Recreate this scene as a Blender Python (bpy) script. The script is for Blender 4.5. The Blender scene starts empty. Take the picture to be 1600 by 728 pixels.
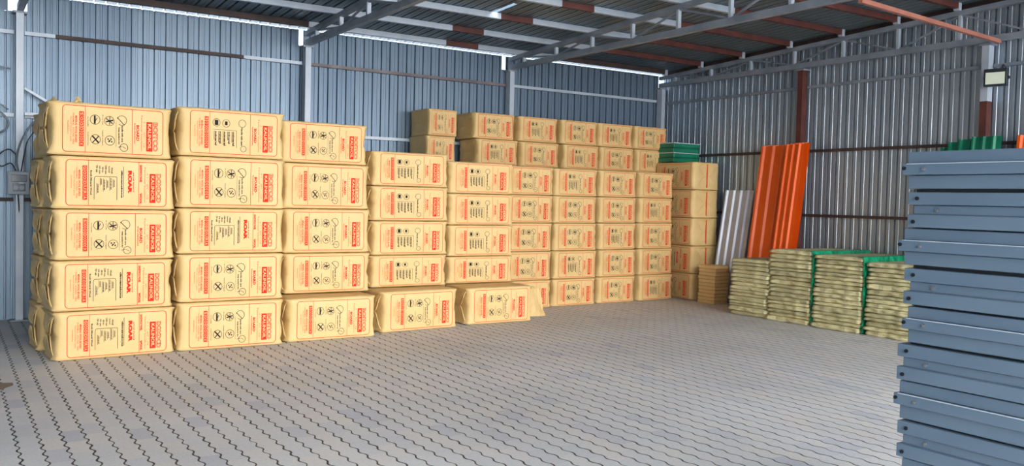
import bpy, bmesh, math, random
from mathutils import Vector, Matrix, noise
random.seed(7)
C = bpy.context.scene
COL = C.collection
PI = math.pi

# ------------------------------------------------------------------ camera
H_CAM = 1.55
_f = 1366.7
_pi = math.radians(2.145); _ro = math.radians(-1.3576); _ya = math.radians(57.093)
def _cam_rows():
    c, s, cr, sr = math.cos(_pi), math.sin(_pi), math.cos(_ro), math.sin(_ro)
    M1 = Matrix(((1,0,0),(0,c,-s),(0,s,c))); M2 = Matrix(((cr,0,-sr),(0,1,0),(sr,0,cr)))
    W = Matrix(((math.sin(_ya),-math.cos(_ya),0),(math.cos(_ya),math.sin(_ya),0),(0,0,1)))
    return M2 @ M1 @ W
_R = _cam_rows()
cam_d = bpy.data.cameras.new('camera'); cam = bpy.data.objects.new('camera', cam_d); COL.objects.link(cam)
right, fwd, up = Vector(_R[0]), Vector(_R[1]), Vector(_R[2])
m = Matrix((right, up, -fwd)).transposed().to_4x4(); m.translation = Vector((0,0,H_CAM))
cam.matrix_world = m
cam_d.sensor_fit = 'HORIZONTAL'; cam_d.sensor_width = 36; cam_d.lens = _f/1600*36
cam_d.clip_start = .05; cam_d.clip_end = 300
C.camera = cam

# ------------------------------------------------------------------ world, exposure
SKY, GLOW = 2.2, 5.0
world = bpy.data.worlds.new('world'); C.world = world; world.use_nodes = True
wn = world.node_tree.nodes; wl = world.node_tree.links
for n in list(wn): wn.remove(n)
wo = wn.new('ShaderNodeOutputWorld'); wb = wn.new('ShaderNodeBackground')
# hazy bright sky: soft white glow around the veiled sun on the open side (-Y), pale blue elsewhere
tc = wn.new('ShaderNodeTexCoord'); dot = wn.new('ShaderNodeVectorMath'); dot.operation = 'DOT_PRODUCT'
_d = Vector((.25, -1.0, .28)).normalized(); dot.inputs[1].default_value = _d
nrm = wn.new('ShaderNodeVectorMath'); nrm.operation = 'NORMALIZE'
mr = wn.new('ShaderNodeMapRange'); mr.interpolation_type = 'SMOOTHSTEP'; mr.inputs[1].default_value = .1; mr.inputs[2].default_value = 1.0
mr.inputs[3].default_value = 0; mr.inputs[4].default_value = 1
mxw = wn.new('ShaderNodeMix'); mxw.data_type = 'RGBA'
mxw.inputs[6].default_value = (.72, .84, 1.0, 1); mxw.inputs[7].default_value = (GLOW*1.0, GLOW*.98, GLOW*.95, 1)
wl.new(tc.outputs['Generated'], nrm.inputs[0]); wl.new(nrm.outputs[0], dot.inputs[0]); wl.new(dot.outputs['Value'], mr.inputs[0])
wl.new(mr.outputs[0], mxw.inputs[0]); wl.new(mxw.outputs[2], wb.inputs[0]); wl.new(wb.outputs[0], wo.inputs[0])
wb.inputs[1].default_value = SKY
C.view_settings.view_transform = 'Standard'
try: C.view_settings.look = 'None'
except Exception: pass
C.view_settings.gamma = 1; C.view_settings.use_curve_mapping = False
C.view_settings.exposure = 0.36

# ------------------------------------------------------------------ materials
def mat(name, col, rough=.6, metal=0, spec=.5):
    m = bpy.data.materials.new(name); m.use_nodes = True
    b = m.node_tree.nodes['Principled BSDF']
    b.inputs['Base Color'].default_value = (*col, 1); b.inputs['Roughness'].default_value = rough
    b.inputs['Metallic'].default_value = metal
    b.inputs['Specular IOR Level'].default_value = spec
    return m
def nodes(m): return m.node_tree.nodes, m.node_tree.links, m.node_tree.nodes['Principled BSDF']
def varied(name, col, col2, scale=(8,8,8), rough=.6, metal=0, detail=4, bump=0, bump_scale=None, spec=.5, lo=.35, hi=.65, coord='Object'):
    """two-tone noise material with optional bump"""
    m = mat(name, col, rough, metal, spec); N, L, b = nodes(m)
    tc = N.new('ShaderNodeTexCoord'); mp = N.new('ShaderNodeMapping'); mp.inputs['Scale'].default_value = scale
    nz = N.new('ShaderNodeTexNoise'); nz.inputs['Detail'].default_value = detail; nz.inputs['Scale'].default_value = 1
    r = N.new('ShaderNodeValToRGB'); r.color_ramp.elements[0].position = lo; r.color_ramp.elements[1].position = hi
    r.color_ramp.elements[0].color = (*col, 1); r.color_ramp.elements[1].color = (*col2, 1)
    L.new(tc.outputs[coord], mp.inputs[0]); L.new(mp.outputs[0], nz.inputs['Vector']); L.new(nz.outputs[0], r.inputs[0])
    L.new(r.outputs[0], b.inputs['Base Color'])
    if bump:
        n2 = N.new('ShaderNodeTexNoise'); n2.inputs['Scale'].default_value = bump_scale or 30; n2.inputs['Detail'].default_value = 5
        bp = N.new('ShaderNodeBump'); bp.inputs['Strength'].default_value = bump; bp.inputs['Distance'].default_value = .01
        L.new(tc.outputs[coord], n2.inputs['Vector']); L.new(n2.outputs[0], bp.inputs['Height']); L.new(bp.outputs[0], b.inputs['Normal'])
    return m

def sheet_metal(name, c1, c2, axis, pitch, metal=.8, rough=.38):
    """galvanised sheet: tint changes from one rolled sheet to the next, plus faint roll streaks"""
    m = mat(name, c1, rough, metal); N, L, b = nodes(m)
    tc = N.new('ShaderNodeTexCoord'); sp = N.new('ShaderNodeSeparateXYZ'); L.new(tc.outputs['Object'], sp.inputs[0])
    dv = N.new('ShaderNodeMath'); dv.operation = 'DIVIDE'; dv.inputs[1].default_value = pitch*7
    fl = N.new('ShaderNodeMath'); fl.operation = 'FLOOR'
    L.new(sp.outputs[axis], dv.inputs[0]); L.new(dv.outputs[0], fl.inputs[0])
    wn_ = N.new('ShaderNodeTexWhiteNoise'); wn_.noise_dimensions = '1D'; L.new(fl.outputs[0], wn_.inputs['W'])
    mp = N.new('ShaderNodeMapping')
    s = [1.2, 1.2, 1.2]; s['XYZ'.index(axis)] = 60; mp.inputs['Scale'].default_value = s
    nz = N.new('ShaderNodeTexNoise'); nz.inputs['Scale'].default_value = 1; nz.inputs['Detail'].default_value = 3
    L.new(tc.outputs['Object'], mp.inputs[0]); L.new(mp.outputs[0], nz.inputs['Vector'])
    ad = N.new('ShaderNodeMath'); ad.operation = 'MULTIPLY_ADD'; ad.inputs[1].default_value = .55
    L.new(wn_.outputs[0], ad.inputs[0]); L.new(nz.outputs[0], ad.inputs[2])
    mx = N.new('ShaderNodeMix'); mx.data_type = 'RGBA'; mx.inputs[6].default_value = (*c1, 1); mx.inputs[7].default_value = (*c2, 1)
    mr = N.new('ShaderNodeMapRange'); mr.inputs[1].default_value = .35; mr.inputs[2].default_value = 1.15
    L.new(ad.outputs[0], mr.inputs[0]); L.new(mr.outputs[0], mx.inputs[0]); L.new(mx.outputs[2], b.inputs['Base Color'])
    bp = N.new('ShaderNodeBump'); bp.inputs['Strength'].default_value = .25; bp.inputs['Distance'].default_value = .004
    L.new(nz.outputs[0], bp.inputs['Height']); L.new(bp.outputs[0], b.inputs['Normal'])
    return m

M = {}
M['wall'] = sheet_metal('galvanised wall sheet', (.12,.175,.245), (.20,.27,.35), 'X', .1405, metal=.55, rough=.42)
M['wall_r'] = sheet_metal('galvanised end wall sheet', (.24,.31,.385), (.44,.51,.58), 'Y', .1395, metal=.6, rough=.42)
M['roof'] = sheet_metal('roof sheet', (.11,.165,.21), (.20,.26,.30), 'X', .1405, metal=.6, rough=.45)
M['steel'] = varied('grey painted steel', (.20,.24,.29), (.30,.34,.40), (3,3,3), .5, .2)
M['steel_light'] = varied('light grey painted steel', (.42,.49,.58), (.52,.58,.66), (3,3,3), .45, .2)
M['primer'] = varied('red primer steel', (.075,.022,.018), (.13,.036,.028), (4,4,4), .6, 0)
M['primer_dark'] = varied('dark brown steel', (.035,.022,.022), (.07,.04,.035), (4,4,4), .6, 0)
M['salmon'] = varied('salmon primer tube', (.42,.17,.12), (.30,.11,.08), (2,2,2), .5, 0)
M['red'] = mat('red ink', (.74,.03,.012), .7, 0, .15)
M['pale_red'] = mat('thin red ink', (.78,.15,.06), .7, 0, .15)
M['black'] = mat('black ink', (.02,.02,.02), .7, 0, .15)
M['box'] = mat('grey enclosure', (.36,.42,.47), .45)
M['box_lid'] = mat('smoked cover', (.16,.20,.23), .2)
M['cable'] = mat('black cable', (.03,.035,.045), .5)
M['cable_g'] = mat('grey cable', (.20,.25,.30), .5)
M['lens'] = mat('floodlight lens', (.72,.76,.62), .25)
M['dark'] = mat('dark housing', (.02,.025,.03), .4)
M['orange'] = varied('orange coated sheet', (.86,.125,.004), (.80,.10,.004), (2,2,2), .42, 0)
M['greysheet'] = varied('zinc sheet', (.40,.44,.52), (.50,.54,.62), (2,2,2), .42, .3)
M['greensheet'] = varied('dark green sheet', (.0,.13,.07), (.005,.20,.11), (3,3,3), .4, 0)
M['white_edge'] = mat('pale sheet edge', (.62,.68,.72), .5)
M['blue'] = varied('blue grey steel panel', (.110,.168,.235), (.138,.20,.27), (1.5,1.5,6), .42, .25, bump=.03, bump_scale=60)
M['bolt'] = mat('bright bolt', (.35,.37,.40), .3, .9)
M['hole'] = mat('dark bolt', (.015,.02,.03), .4, .5)
M['green'] = varied('green plastic film', (.0,.12,.06), (.01,.34,.16), (30,30,12), .35, 0, bump=.5, bump_scale=25)
M['wood'] = varied('rough timber', (.25,.16,.08), (.36,.25,.13), (2,20,20), .8)
M['soil'] = mat('brown soil', (.22,.17,.13), .95)
M['asphalt'] = varied('yard concrete', (.42,.40,.38), (.50,.48,.45), (2,2,2), .9)

def paper_material():
    m = mat('yellow woven wrapping', (.86,.60,.24), .5, 0, .35); N, L, b = nodes(m)
    tc = N.new('ShaderNodeTexCoord')
    nz = N.new('ShaderNodeTexNoise'); nz.inputs['Scale'].default_value = 2.2; nz.inputs['Detail'].default_value = 5
    r = N.new('ShaderNodeValToRGB'); e = r.color_ramp.elements
    e[0].position = .3; e[0].color = (.68,.475,.20,1); e[1].position = .7; e[1].color = (.78,.575,.275,1)
    L.new(tc.outputs['Object'], nz.inputs['Vector']); L.new(nz.outputs[0], r.inputs[0]); L.new(r.outputs[0], b.inputs['Base Color'])
    wv = N.new('ShaderNodeTexWave'); wv.inputs['Scale'].default_value = 45; wv.bands_direction = 'Z'; wv.inputs['Distortion'].default_value = .6
    n2 = N.new('ShaderNodeTexNoise'); n2.inputs['Scale'].default_value = 11; n2.inputs['Detail'].default_value = 6; n2.inputs['Distortion'].default_value = .8
    L.new(tc.outputs['Object'], wv.inputs['Vector']); L.new(tc.outputs['Object'], n2.inputs['Vector'])
    b1 = N.new('ShaderNodeBump'); b1.inputs['Strength'].default_value = .04; b1.inputs['Distance'].default_value = .002
    b2 = N.new('ShaderNodeBump'); b2.inputs['Strength'].default_value = .6; b2.inputs['Distance'].default_value = .012
    L.new(wv.outputs[0], b1.inputs['Height']); L.new(n2.outputs[0], b2.inputs['Height'])
    L.new(b1.outputs[0], b2.inputs['Normal']); L.new(b2.outputs[0], b.inputs['Normal'])
    return m
M['paper'] = paper_material()

def wool_material():
    m = mat('mineral wool', (.50,.43,.17), .95, 0, .1); N, L, b = nodes(m)
    tc = N.new('ShaderNodeTexCoord'); mp = N.new('ShaderNodeMapping'); mp.inputs['Scale'].default_value = (6,6,60)
    nz = N.new('ShaderNodeTexNoise'); nz.inputs['Scale'].default_value = 1.3; nz.inputs['Detail'].default_value = 8; nz.inputs['Distortion'].default_value = .5
    r = N.new('ShaderNodeValToRGB'); e = r.color_ramp.elements
    e[0].position = .25; e[0].color = (.43,.375,.16,1); e[1].position = .62; e[1].color = (.76,.72,.45,1)
    L.new(tc.outputs['Object'], mp.inputs[0]); L.new(mp.outputs[0], nz.inputs['Vector'])
    L.new(nz.outputs[0], r.inputs[0])
    oi = N.new('ShaderNodeObjectInfo'); hs = N.new('ShaderNodeHueSaturation')
    mr = N.new('ShaderNodeMapRange'); mr.inputs[3].default_value = .8; mr.inputs[4].default_value = 1.15
    L.new(oi.outputs['Random'], mr.inputs[0]); L.new(mr.outputs[0], hs.inputs['Value'])
    L.new(r.outputs[0], hs.inputs['Color']); L.new(hs.outputs[0], b.inputs['Base Color'])
    n2 = N.new('ShaderNodeTexNoise'); n2.inputs['Scale'].default_value = 40; n2.inputs['Detail'].default_value = 8
    bp = N.new('ShaderNodeBump'); bp.inputs['Strength'].default_value = .7; bp.inputs['Distance'].default_value = .01
    L.new(tc.outputs['Object'], n2.inputs['Vector']); L.new(n2.outputs[0], bp.inputs['Height']); L.new(bp.outputs[0], b.inputs['Normal'])
    return m
M['wool'] = wool_material()

def paving_material():
    """interlocking paving blocks: zigzag joints running along Y, faint straight joints across"""
    m = mat('interlocking paving', (.4,.4,.4), .62, 0, .4); N, L, b = nodes(m)
    def mth(op, a, b_=None, c=None):
        n = N.new('ShaderNodeMath'); n.operation = op
        for i, v in enumerate((a, b_, c)):
            if v is None: continue
            if isinstance(v, (int, float)): n.inputs[i].default_value = v
            else: L.new(v, n.inputs[i])
        return n.outputs[0]
    tc = N.new('ShaderNodeTexCoord'); sp = N.new('ShaderNodeSeparateXYZ'); L.new(tc.outputs['Object'], sp.inputs[0])
    x, y = sp.outputs['X'], sp.outputs['Y']
    BW, BL, T = .1255, .276, .138
    tri = mth('PINGPONG', mth('DIVIDE', y, T/2), 1.0)            # 0..1..0 every T
    tri = mth('SMOOTH_MIN', mth('SMOOTH_MAX', tri, .22, .3), .78, .3)
    jn = N.new('ShaderNodeTexNoise'); jn.inputs['Scale'].default_value = 2.5; L.new(tc.outputs['Object'], jn.inputs['Vector'])
    xs = mth('ADD', mth('ADD', x, mth('MULTIPLY', tri, .034)), mth('MULTIPLY', jn.outputs[0], .006))
    u = mth('DIVIDE', xs, BW); ci = mth('FLOOR', u); fu = mth('FRACT', u)
    du = mth('MULTIPLY', mth('MINIMUM', fu, mth('SUBTRACT', 1.0, fu)), BW)
    off = mth('MULTIPLY', mth('MODULO', mth('ABSOLUTE', ci), 2.0), .5)
    v = mth('ADD', mth('DIVIDE', y, BL), off); cj = mth('FLOOR', v); fv = mth('FRACT', v)
    dv = mth('MULTIPLY', mth('MINIMUM', fv, mth('SUBTRACT', 1.0, fv)), BL)
    wn_ = N.new('ShaderNodeTexWhiteNoise'); wn_.noise_dimensions = '2D'
    cb = N.new('ShaderNodeCombineXYZ'); L.new(ci, cb.inputs[0]); L.new(cj, cb.inputs[1]); L.new(cb.outputs[0], wn_.inputs['Vector'])
    br = N.new('ShaderNodeValToRGB'); br.color_ramp.interpolation = 'LINEAR'; e = br.color_ramp.elements
    e[0].position = 0; e[0].color = (.54,.56,.62,1); e[1].position = 1; e[1].color = (.68,.665,.655,1)
    k = e.new(.12); k.color = (.63,.64,.665,1); k2 = e.new(.6); k2.color = (.655,.66,.675,1)
    L.new(wn_.outputs[0], br.inputs[0])
    big = N.new('ShaderNodeTexNoise'); big.inputs['Scale'].default_value = .7; big.inputs['Detail'].default_value = 5
    L.new(tc.outputs['Object'], big.inputs['Vector'])
    fine = N.new('ShaderNodeTexNoise'); fine.inputs['Scale'].default_value = 55; fine.inputs['Detail'].default_value = 6
    L.new(tc.outputs['Object'], fine.inputs['Vector'])
    val = mth('ADD', mth('MULTIPLY', big.outputs[0], .45), mth('MULTIPLY_ADD', fine.outputs[0], .35, .60))
    mul = N.new('ShaderNodeVectorMath'); mul.operation = 'SCALE'; L.new(br.outputs[0], mul.inputs[0]); L.new(val, mul.inputs['Scale'])
    # dark zigzag joints, width varies
    jw = N.new('ShaderNodeTexNoise'); jw.inputs['Scale'].default_value = 6; L.new(tc.outputs['Object'], jw.inputs['Vector'])
    wj = mth('MULTIPLY_ADD', jw.outputs[0], .011, .0002)
    jm = mth('SUBTRACT', 1.0, mth('SMOOTHSTEP', du, mth('MULTIPLY', wj, .5), mth('MULTIPLY', wj, 1.3))) if False else None
    mrn = N.new('ShaderNodeMapRange'); mrn.interpolation_type = 'SMOOTHSTEP'
    L.new(du, mrn.inputs[0]); L.new(mth('MULTIPLY', wj, .55), mrn.inputs[1]); L.new(mth('MULTIPLY', wj, 1.2), mrn.inputs[2])
    mrn.inputs[3].default_value = 1; mrn.inputs[4].default_value = 0
    mx = N.new('ShaderNodeMix'); mx.data_type = 'RGBA'; L.new(mrn.outputs[0], mx.inputs[0]); L.new(mul.outputs[0], mx.inputs[6]); mx.inputs[7].default_value = (.03,.035,.035,1)
    # straight cross joints: pale dusty hairlines
    m2 = N.new('ShaderNodeMapRange'); L.new(dv, m2.inputs[0]); m2.inputs[1].default_value = .0008; m2.inputs[2].default_value = .0026
    m2.inputs[3].default_value = .35; m2.inputs[4].default_value = 0
    pale = N.new('ShaderNodeMix'); pale.data_type = 'RGBA'; L.new(mth('GREATER_THAN', wn_.outputs[0], .5), pale.inputs[0])
    pale.inputs[6].default_value = (.2,.2,.2,1); pale.inputs[7].default_value = (.62,.60,.58,1)
    mx2 = N.new('ShaderNodeMix'); mx2.data_type = 'RGBA'; L.new(m2.outputs[0], mx2.inputs[0]); L.new(mx.outputs[2], mx2.inputs[6]); L.new(pale.outputs[2], mx2.inputs[7])
    L.new(mx2.outputs[2], b.inputs['Base Color'])
    hgt = mth('SUBTRACT', mth('MULTIPLY', fine.outputs[0], .12), mrn.outputs[0])
    hgt = mth('ADD', hgt, mth('MULTIPLY', wn_.outputs[0], .25))
    bp = N.new('ShaderNodeBump'); bp.inputs['Strength'].default_value = .5; bp.inputs['Distance'].default_value = .006
    L.new(hgt, bp.inputs['Height']); L.new(bp.outputs[0], b.inputs['Normal'])
    return m
M['paving'] = paving_material()

# ------------------------------------------------------------------ mesh helpers
def build(name, verts, faces, mt, parent=None, loc=None, smooth=False, mats=None, fm=None):
    me = bpy.data.meshes.new(name); me.from_pydata([tuple(v) for v in verts], [], faces)
    for k in (mats or [mt]): me.materials.append(k)
    if fm: me.polygons.foreach_set('material_index', fm)
    if smooth: me.polygons.foreach_set('use_smooth', [True]*len(me.polygons))
    me.update()
    o = bpy.data.objects.new(name, me); COL.objects.link(o)
    if loc is not None: o.location = loc
    if parent is not None: o.parent = parent
    return o
class MB:
    def __init__(s): s.v = []; s.f = []; s.m = []
    def add(s, verts, faces, mi=0):
        n = len(s.v); s.v += [Vector(v) for v in verts]; s.f += [tuple(i+n for i in f) for f in faces]; s.m += [mi]*len(faces)
    def box(s, x0, x1, y0, y1, z0, z1, mi=0, bev=0):
        if bev <= 0:
            s.add([(x,y,z) for z in (z0,z1) for y in (y0,y1) for x in (x0,x1)],
                  [(0,2,3,1),(4,5,7,6),(0,1,5,4),(2,6,7,3),(0,4,6,2),(1,3,7,5)], mi); return
        bm = bmesh.new(); bmesh.ops.create_cube(bm, size=1)
        for v in bm.verts: v.co = Vector(((x0+x1)/2+v.co.x*(x1-x0), (y0+y1)/2+v.co.y*(y1-y0), (z0+z1)/2+v.co.z*(z1-z0)))
        bmesh.ops.bevel(bm, geom=bm.edges[:], offset=bev, segments=2, affect='EDGES', profile=.5)
        s.add([v.co.copy() for v in bm.verts], [tuple(v.index for v in f.verts) for f in bm.faces], mi); bm.free()
    def bar(s, a, b, w, h, mi=0, upv=(0,0,1)):
        """rectangular bar from a to b"""
        a, b = Vector(a), Vector(b); d = (b-a).normalized(); u = Vector(upv)
        if abs(d.dot(u)) > .98: u = Vector((1,0,0))
        r = d.cross(u).normalized(); u = r.cross(d)
        vs = [p + r*sx*w/2 + u*sz*h/2 for p in (a,b) for sx, sz in ((-1,-1),(1,-1),(1,1),(-1,1))]
        s.add(vs, [(0,1,2,3),(7,6,5,4),(0,4,5,1),(1,5,6,2),(2,6,7,3),(3,7,4,0)], mi)
    def tube(s, pts, r, n=8, mi=0, cap=True):
        pts = [Vector(p) for p in pts]; rings = []
        for i, p in enumerate(pts):
            d = (pts[min(i+1,len(pts)-1)] - pts[max(i-1,0)]).normalized()
            u = Vector((0,0,1)) if abs(d.z) < .9 else Vector((1,0,0))
            a = d.cross(u).normalized(); b = d.cross(a)
            rings.append([p + (a*math.cos(t)+b*math.sin(t))*r for t in [2*PI*k/n for k in range(n)]])
        vs = [v for rg in rings for v in rg]; fs = []
        for i in range(len(pts)-1):
            for k in range(n): fs.append((i*n+k, i*n+(k+1)%n, (i+1)*n+(k+1)%n, (i+1)*n+k))
        if cap: fs.append(tuple(range(n))[::-1]); fs.append(tuple((len(pts)-1)*n+k for k in range(n)))
        s.add(vs, fs, mi)
    def build(s, name, mt, parent=None, loc=None, smooth=False):
        mats = mt if isinstance(mt, list) else [mt]
        return build(name, s.v, s.f, None, parent, loc, smooth, mats, s.m)
def empty(name, loc=(0,0,0), rz=0):
    o = bpy.data.objects.new(name, None); COL.objects.link(o); o.location = loc; o.rotation_euler = (0,0,rz); o.empty_display_size = .1
    return o
def tag(o, label, cat, group=None, kind=None):
    o['label'] = label; o['category'] = cat
    if group: o['group'] = group
    if kind: o['kind'] = kind
    return o
def struct(o, label=None, cat=None):
    o['kind'] = 'structure'
    if label: o['label'] = label
    if cat: o['category'] = cat
    return o
def spline(ctrl, n=8):
    """catmull-rom through the control points"""
    c = [Vector(p) for p in ctrl]; c = [c[0]*2-c[1]] + c + [c[-1]*2-c[-2]]; out = []
    for i in range(1, len(c)-2):
        for k in range(n):
            t = k/n; p0,p1,p2,p3 = c[i-1],c[i],c[i+1],c[i+2]
            out.append(.5*((2*p1)+(p2-p0)*t+(2*p0-5*p1+4*p2-p3)*t*t+(3*p1-p0-3*p2+p3)*t**3))
    out.append(c[-2]); return out

def rib_profile(a0, a1, pitch, depth=.02, phase=0, pan_step=.0035):
    """trapezoid-ribbed sheet profile: list of (along, height), one raised rib and a shallow swage per pitch"""
    pts = [(a0, 0)]; k = math.ceil((a0-phase)/pitch)
    while phase + k*pitch + .04 < a1:
        s = phase + k*pitch
        if s > a0 + .002:
            pts += [(s,0),(s+.006,depth),(s+.020,depth),(s+.026,0)]
            q = s + .026 + (pitch-.026)*.5
            if q+.014 < a1: pts += [(q-.014,0),(q-.010,pan_step),(q+.010,pan_step),(q+.014,0)]
        k += 1
    pts.append((a1, 0)); return pts

# ------------------------------------------------------------------ the hall
XW, YW = 10.84, 11.85            # end wall plane, long wall plane
X0, Y0 = -1.7, -2.2              # unseen extent of the hall: side wall and open edge placed for the light
SL = .046                        # roof slope
def roof_z(y): return 3.80 + SL*(YW-y)        # underside of the purlins
COLX = [.72, 4.17, 7.50, 10.78]  # frames

fl = build('floor', [(-14,-30,0),(40,-30,0),(40,40,0),(-14,40,0)], [(0,1,2,3)], M['paving']); struct(fl)
fl.scale = (1,1,1)

# long wall (facing the camera side, -Y): continuous ribbed sheet, upper strip interrupted by slits at the frames
def sheet_along_x(mb, x0, x1, y, z0, z1, pitch, sgn=-1, mi=0):
    pr = rib_profile(x0, x1, pitch, .02, .02)
    n = len(pr); pr = [(a, -h*1.5) for a,h in pr]
    vs = [(a, y+sgn*h, z0) for a,h in pr] + [(a, y+sgn*h, z1) for a,h in pr]
    vs += [(a, y+sgn*h+.004, z0) for a,h in pr] + [(a, y+sgn*h+.004, z1) for a,h in pr]
    fs = [(i,i+1,n+i+1,n+i) for i in range(n-1)] + [(2*n+i,3*n+i,3*n+i+1,2*n+i+1) for i in range(n-1)]
    fs += [(n+i,n+i+1,3*n+i+1,3*n+i) for i in range(n-1)]
    mb.add(vs, fs, mi)
w = MB()
sheet_along_x(w, X0, XW-.01, YW, 0, 3.62, .1357)
for a, b in ((X0, .60), (.80, 4.085), (4.15, 7.40), (7.47, 10.72)):
    sheet_along_x(w, a, b, YW, 3.62, 3.835, .1357)
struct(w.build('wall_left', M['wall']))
# end wall (facing -X)
def sheet_along_y(mb, y0, y1, x, z0, z1a, z1b, pitch, sgn=-1, mi=0):
    pr = rib_profile(y0, y1, pitch, .022, .045)
    n = len(pr); zt = lambda a: z1a+(z1b-z1a)*(a-y0)/(y1-y0)
    pr = [(a, -h*1.4) for a,h in pr]
    vs = [(x+sgn*h, a, z0) for a,h in pr] + [(x+sgn*h, a, zt(a)) for a,h in pr]
    vs += [(x+sgn*h+.004, a, z0) for a,h in pr] + [(x+sgn*h+.004, a, zt(a)) for a,h in pr]
    fs = [(n+i,n+i+1,i+1,i) for i in range(n-1)] + [(2*n+i,2*n+i+1,3*n+i+1,3*n+i) for i in range(n-1)]
    mb.add(vs, fs, mi)
w = MB(); sheet_along_y(w, Y0, YW-.005, XW, 0, roof_z(Y0)+.10, roof_z(YW)+.10, .1395)
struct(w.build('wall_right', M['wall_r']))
w = MB(); sheet_along_y(w, Y0, YW-.03, X0, 0, roof_z(Y0)+.07, roof_z(YW)+.05, .1395, sgn=1)  # unseen side wall, added to darken the left corner and the faces towards it
struct(w.build('wall_side_added', M['wall_r']))
# roof sheets: ribs run down the slope, a torn slot lets daylight in
def roof():
    mb = MB(); pr = rib_profile(X0-.3, XW+.25, .1357, .038, .02)
    ys = [Y0-.3, 4.0, 6.55, 6.9, 9.25, 9.95, YW+.14]; n = len(pr)
    for off in (0, .005):
        vs = [(a, y, roof_z(y)+.078+h+off) for y in ys for a,h in pr]; fs = []
        for j in range(len(ys)-1):
            for i in range(n-1):
                xa = (pr[i][0]+pr[i+1][0])/2; wdt = pr[i+1][0]-pr[i][0]
                if ys[j] == 9.25 and 5.93 < xa < 5.975: continue
                if ys[j] == 6.55 and 9.10 < xa < 9.16: continue
                fs.append((j*n+i, j*n+i+1, (j+1)*n+i+1, (j+1)*n+i))
        mb.add(vs, fs)
    return mb.build('ceiling', M['roof'])
struct(roof())
w = MB(); w.box(-14, 40, -30, Y0-3, -.06, -.02); 

s = None
w = MB(); w.bar((XW-.07,YW-.15,roof_z(YW-.15)+.04),(XW-.07,Y0,roof_z(Y0)+.04),.08,.07)
struct(w.build('trim_1', M['primer_dark']))
# ---- purlins
def purlin(y, k):
    z0 = roof_z(y); root = empty('roof_purlin', (0, y, z0))
    segs = [(X0, 4.1, 'primer_dark' if k == 0 else 'steel_light')]
    if k == 0: segs += [(4.1,6.2,'steel_light'),(6.2,6.75,'primer'),(6.75,8.25,'steel_light'),(8.25,XW-.3,'primer_dark')]
    else:
        r0 = {1:5.83, 2:6.05, 3:6.35}.get(k, 6.2)
        segs += [(4.1,r0,'steel_light'),(r0,r0+.5,'primer'),(r0+.5,8.3+.1*(k%3),'steel_light'),(8.3+.1*(k%3),XW-.3,'primer')]
    for a, b, mt in segs:
        s = MB(); s.box(a, b, -.03, .03, .002, .076)
        s.build('primer_section' if 'primer' in mt else 'painted_section', M[mt], root)
    s = MB(); s.box(XW-.3, XW-.24, -.035, .035, -.02, .076); s.build('end_cleat', M['steel_light'], root)
    return root
PUR = [11.52, 10.66, 9.76, 8.83, 7.93, 7.08, 6.25, 5.38, 4.5, 3.6, 2.7, 1.8, .9, .1, -.8, -1.7]
words = ['nearest the eave of the long wall','second from the eave','third from the eave','fourth from the eave','fifth from the eave','sixth from the eave','seventh from the eave','eighth from the eave','ninth from the eave','tenth from the eave','eleventh from the eave','twelfth from the eave','fifth from the open side','fourth from the open side','third from the open side','second from the open side','nearest the open side']
for k, y in enumerate(PUR):
    p = purlin(y, k)
    tag(p, 'grey roof purlin with red-primed splices, %s' % (words[k]), 'beam', 'roof purlins under the metal sheeting')

# ---- roof trusses
NODE = [11.35-.85*i for i in range(16)]
def truss(x, mt, label, webmt=None):
    root = empty('roof_truss', (x, YW-.1, 3.60)); B = lambda y, z: (0, y-(YW-.1), z-3.60)
    zb = 3.645; zt = lambda y: roof_z(y)-.03
    s = MB(); s.bar(B(YW-.1, zb), B(Y0, zb), .07, .075); s.build('bottom_chord', M[mt], root)
    s = MB(); s.bar(B(YW-.1, zt(YW-.1)-.005), B(Y0, zt(Y0)-.005), .07, .06); s.build('top_chord', M[mt], root)
    for i, y in enumerate(NODE):
        s = MB()
        s.box(-.025, .025, y-(YW-.1)-.006, y-(YW-.1)+.03, .08, zt(y)-3.6-.03)
        s.build('upright', M['steel_light'], root)
        if i+1 < len(NODE):
            a = B(y, zb+.03) if i % 2 else B(y, zt(y)-.03)
            b_ = B(NODE[i+1], zt(NODE[i+1])-.03) if i % 2 else B(NODE[i+1], zb+.03)
            s = MB(); s.bar(a, b_, .022, .022); s.build('diagonal', M[webmt or mt], root)
    return tag(root, label, 'truss', 'steel roof trusses')
truss(COLX[0], 'steel', 'dark steel roof truss at the far left corner, above the electrical box column')
truss(COLX[1], 'steel', 'grey steel roof truss springing from the long wall above the left bag stack')
truss(COLX[2], 'steel', 'grey steel roof truss running from the middle of the long wall to upper right')
truss(XW-.17, 'steel', 'grey steel roof truss running flat along the ribbed end wall')
s = MB(); s.bar((7.52,5.44,3.585), (10.66,5.76,3.60), .045, .045)
tag(s.build('bracing_tube', M['salmon']), 'thin salmon-primed bracing tube slanting across below the roof at upper right', 'brace')

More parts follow.
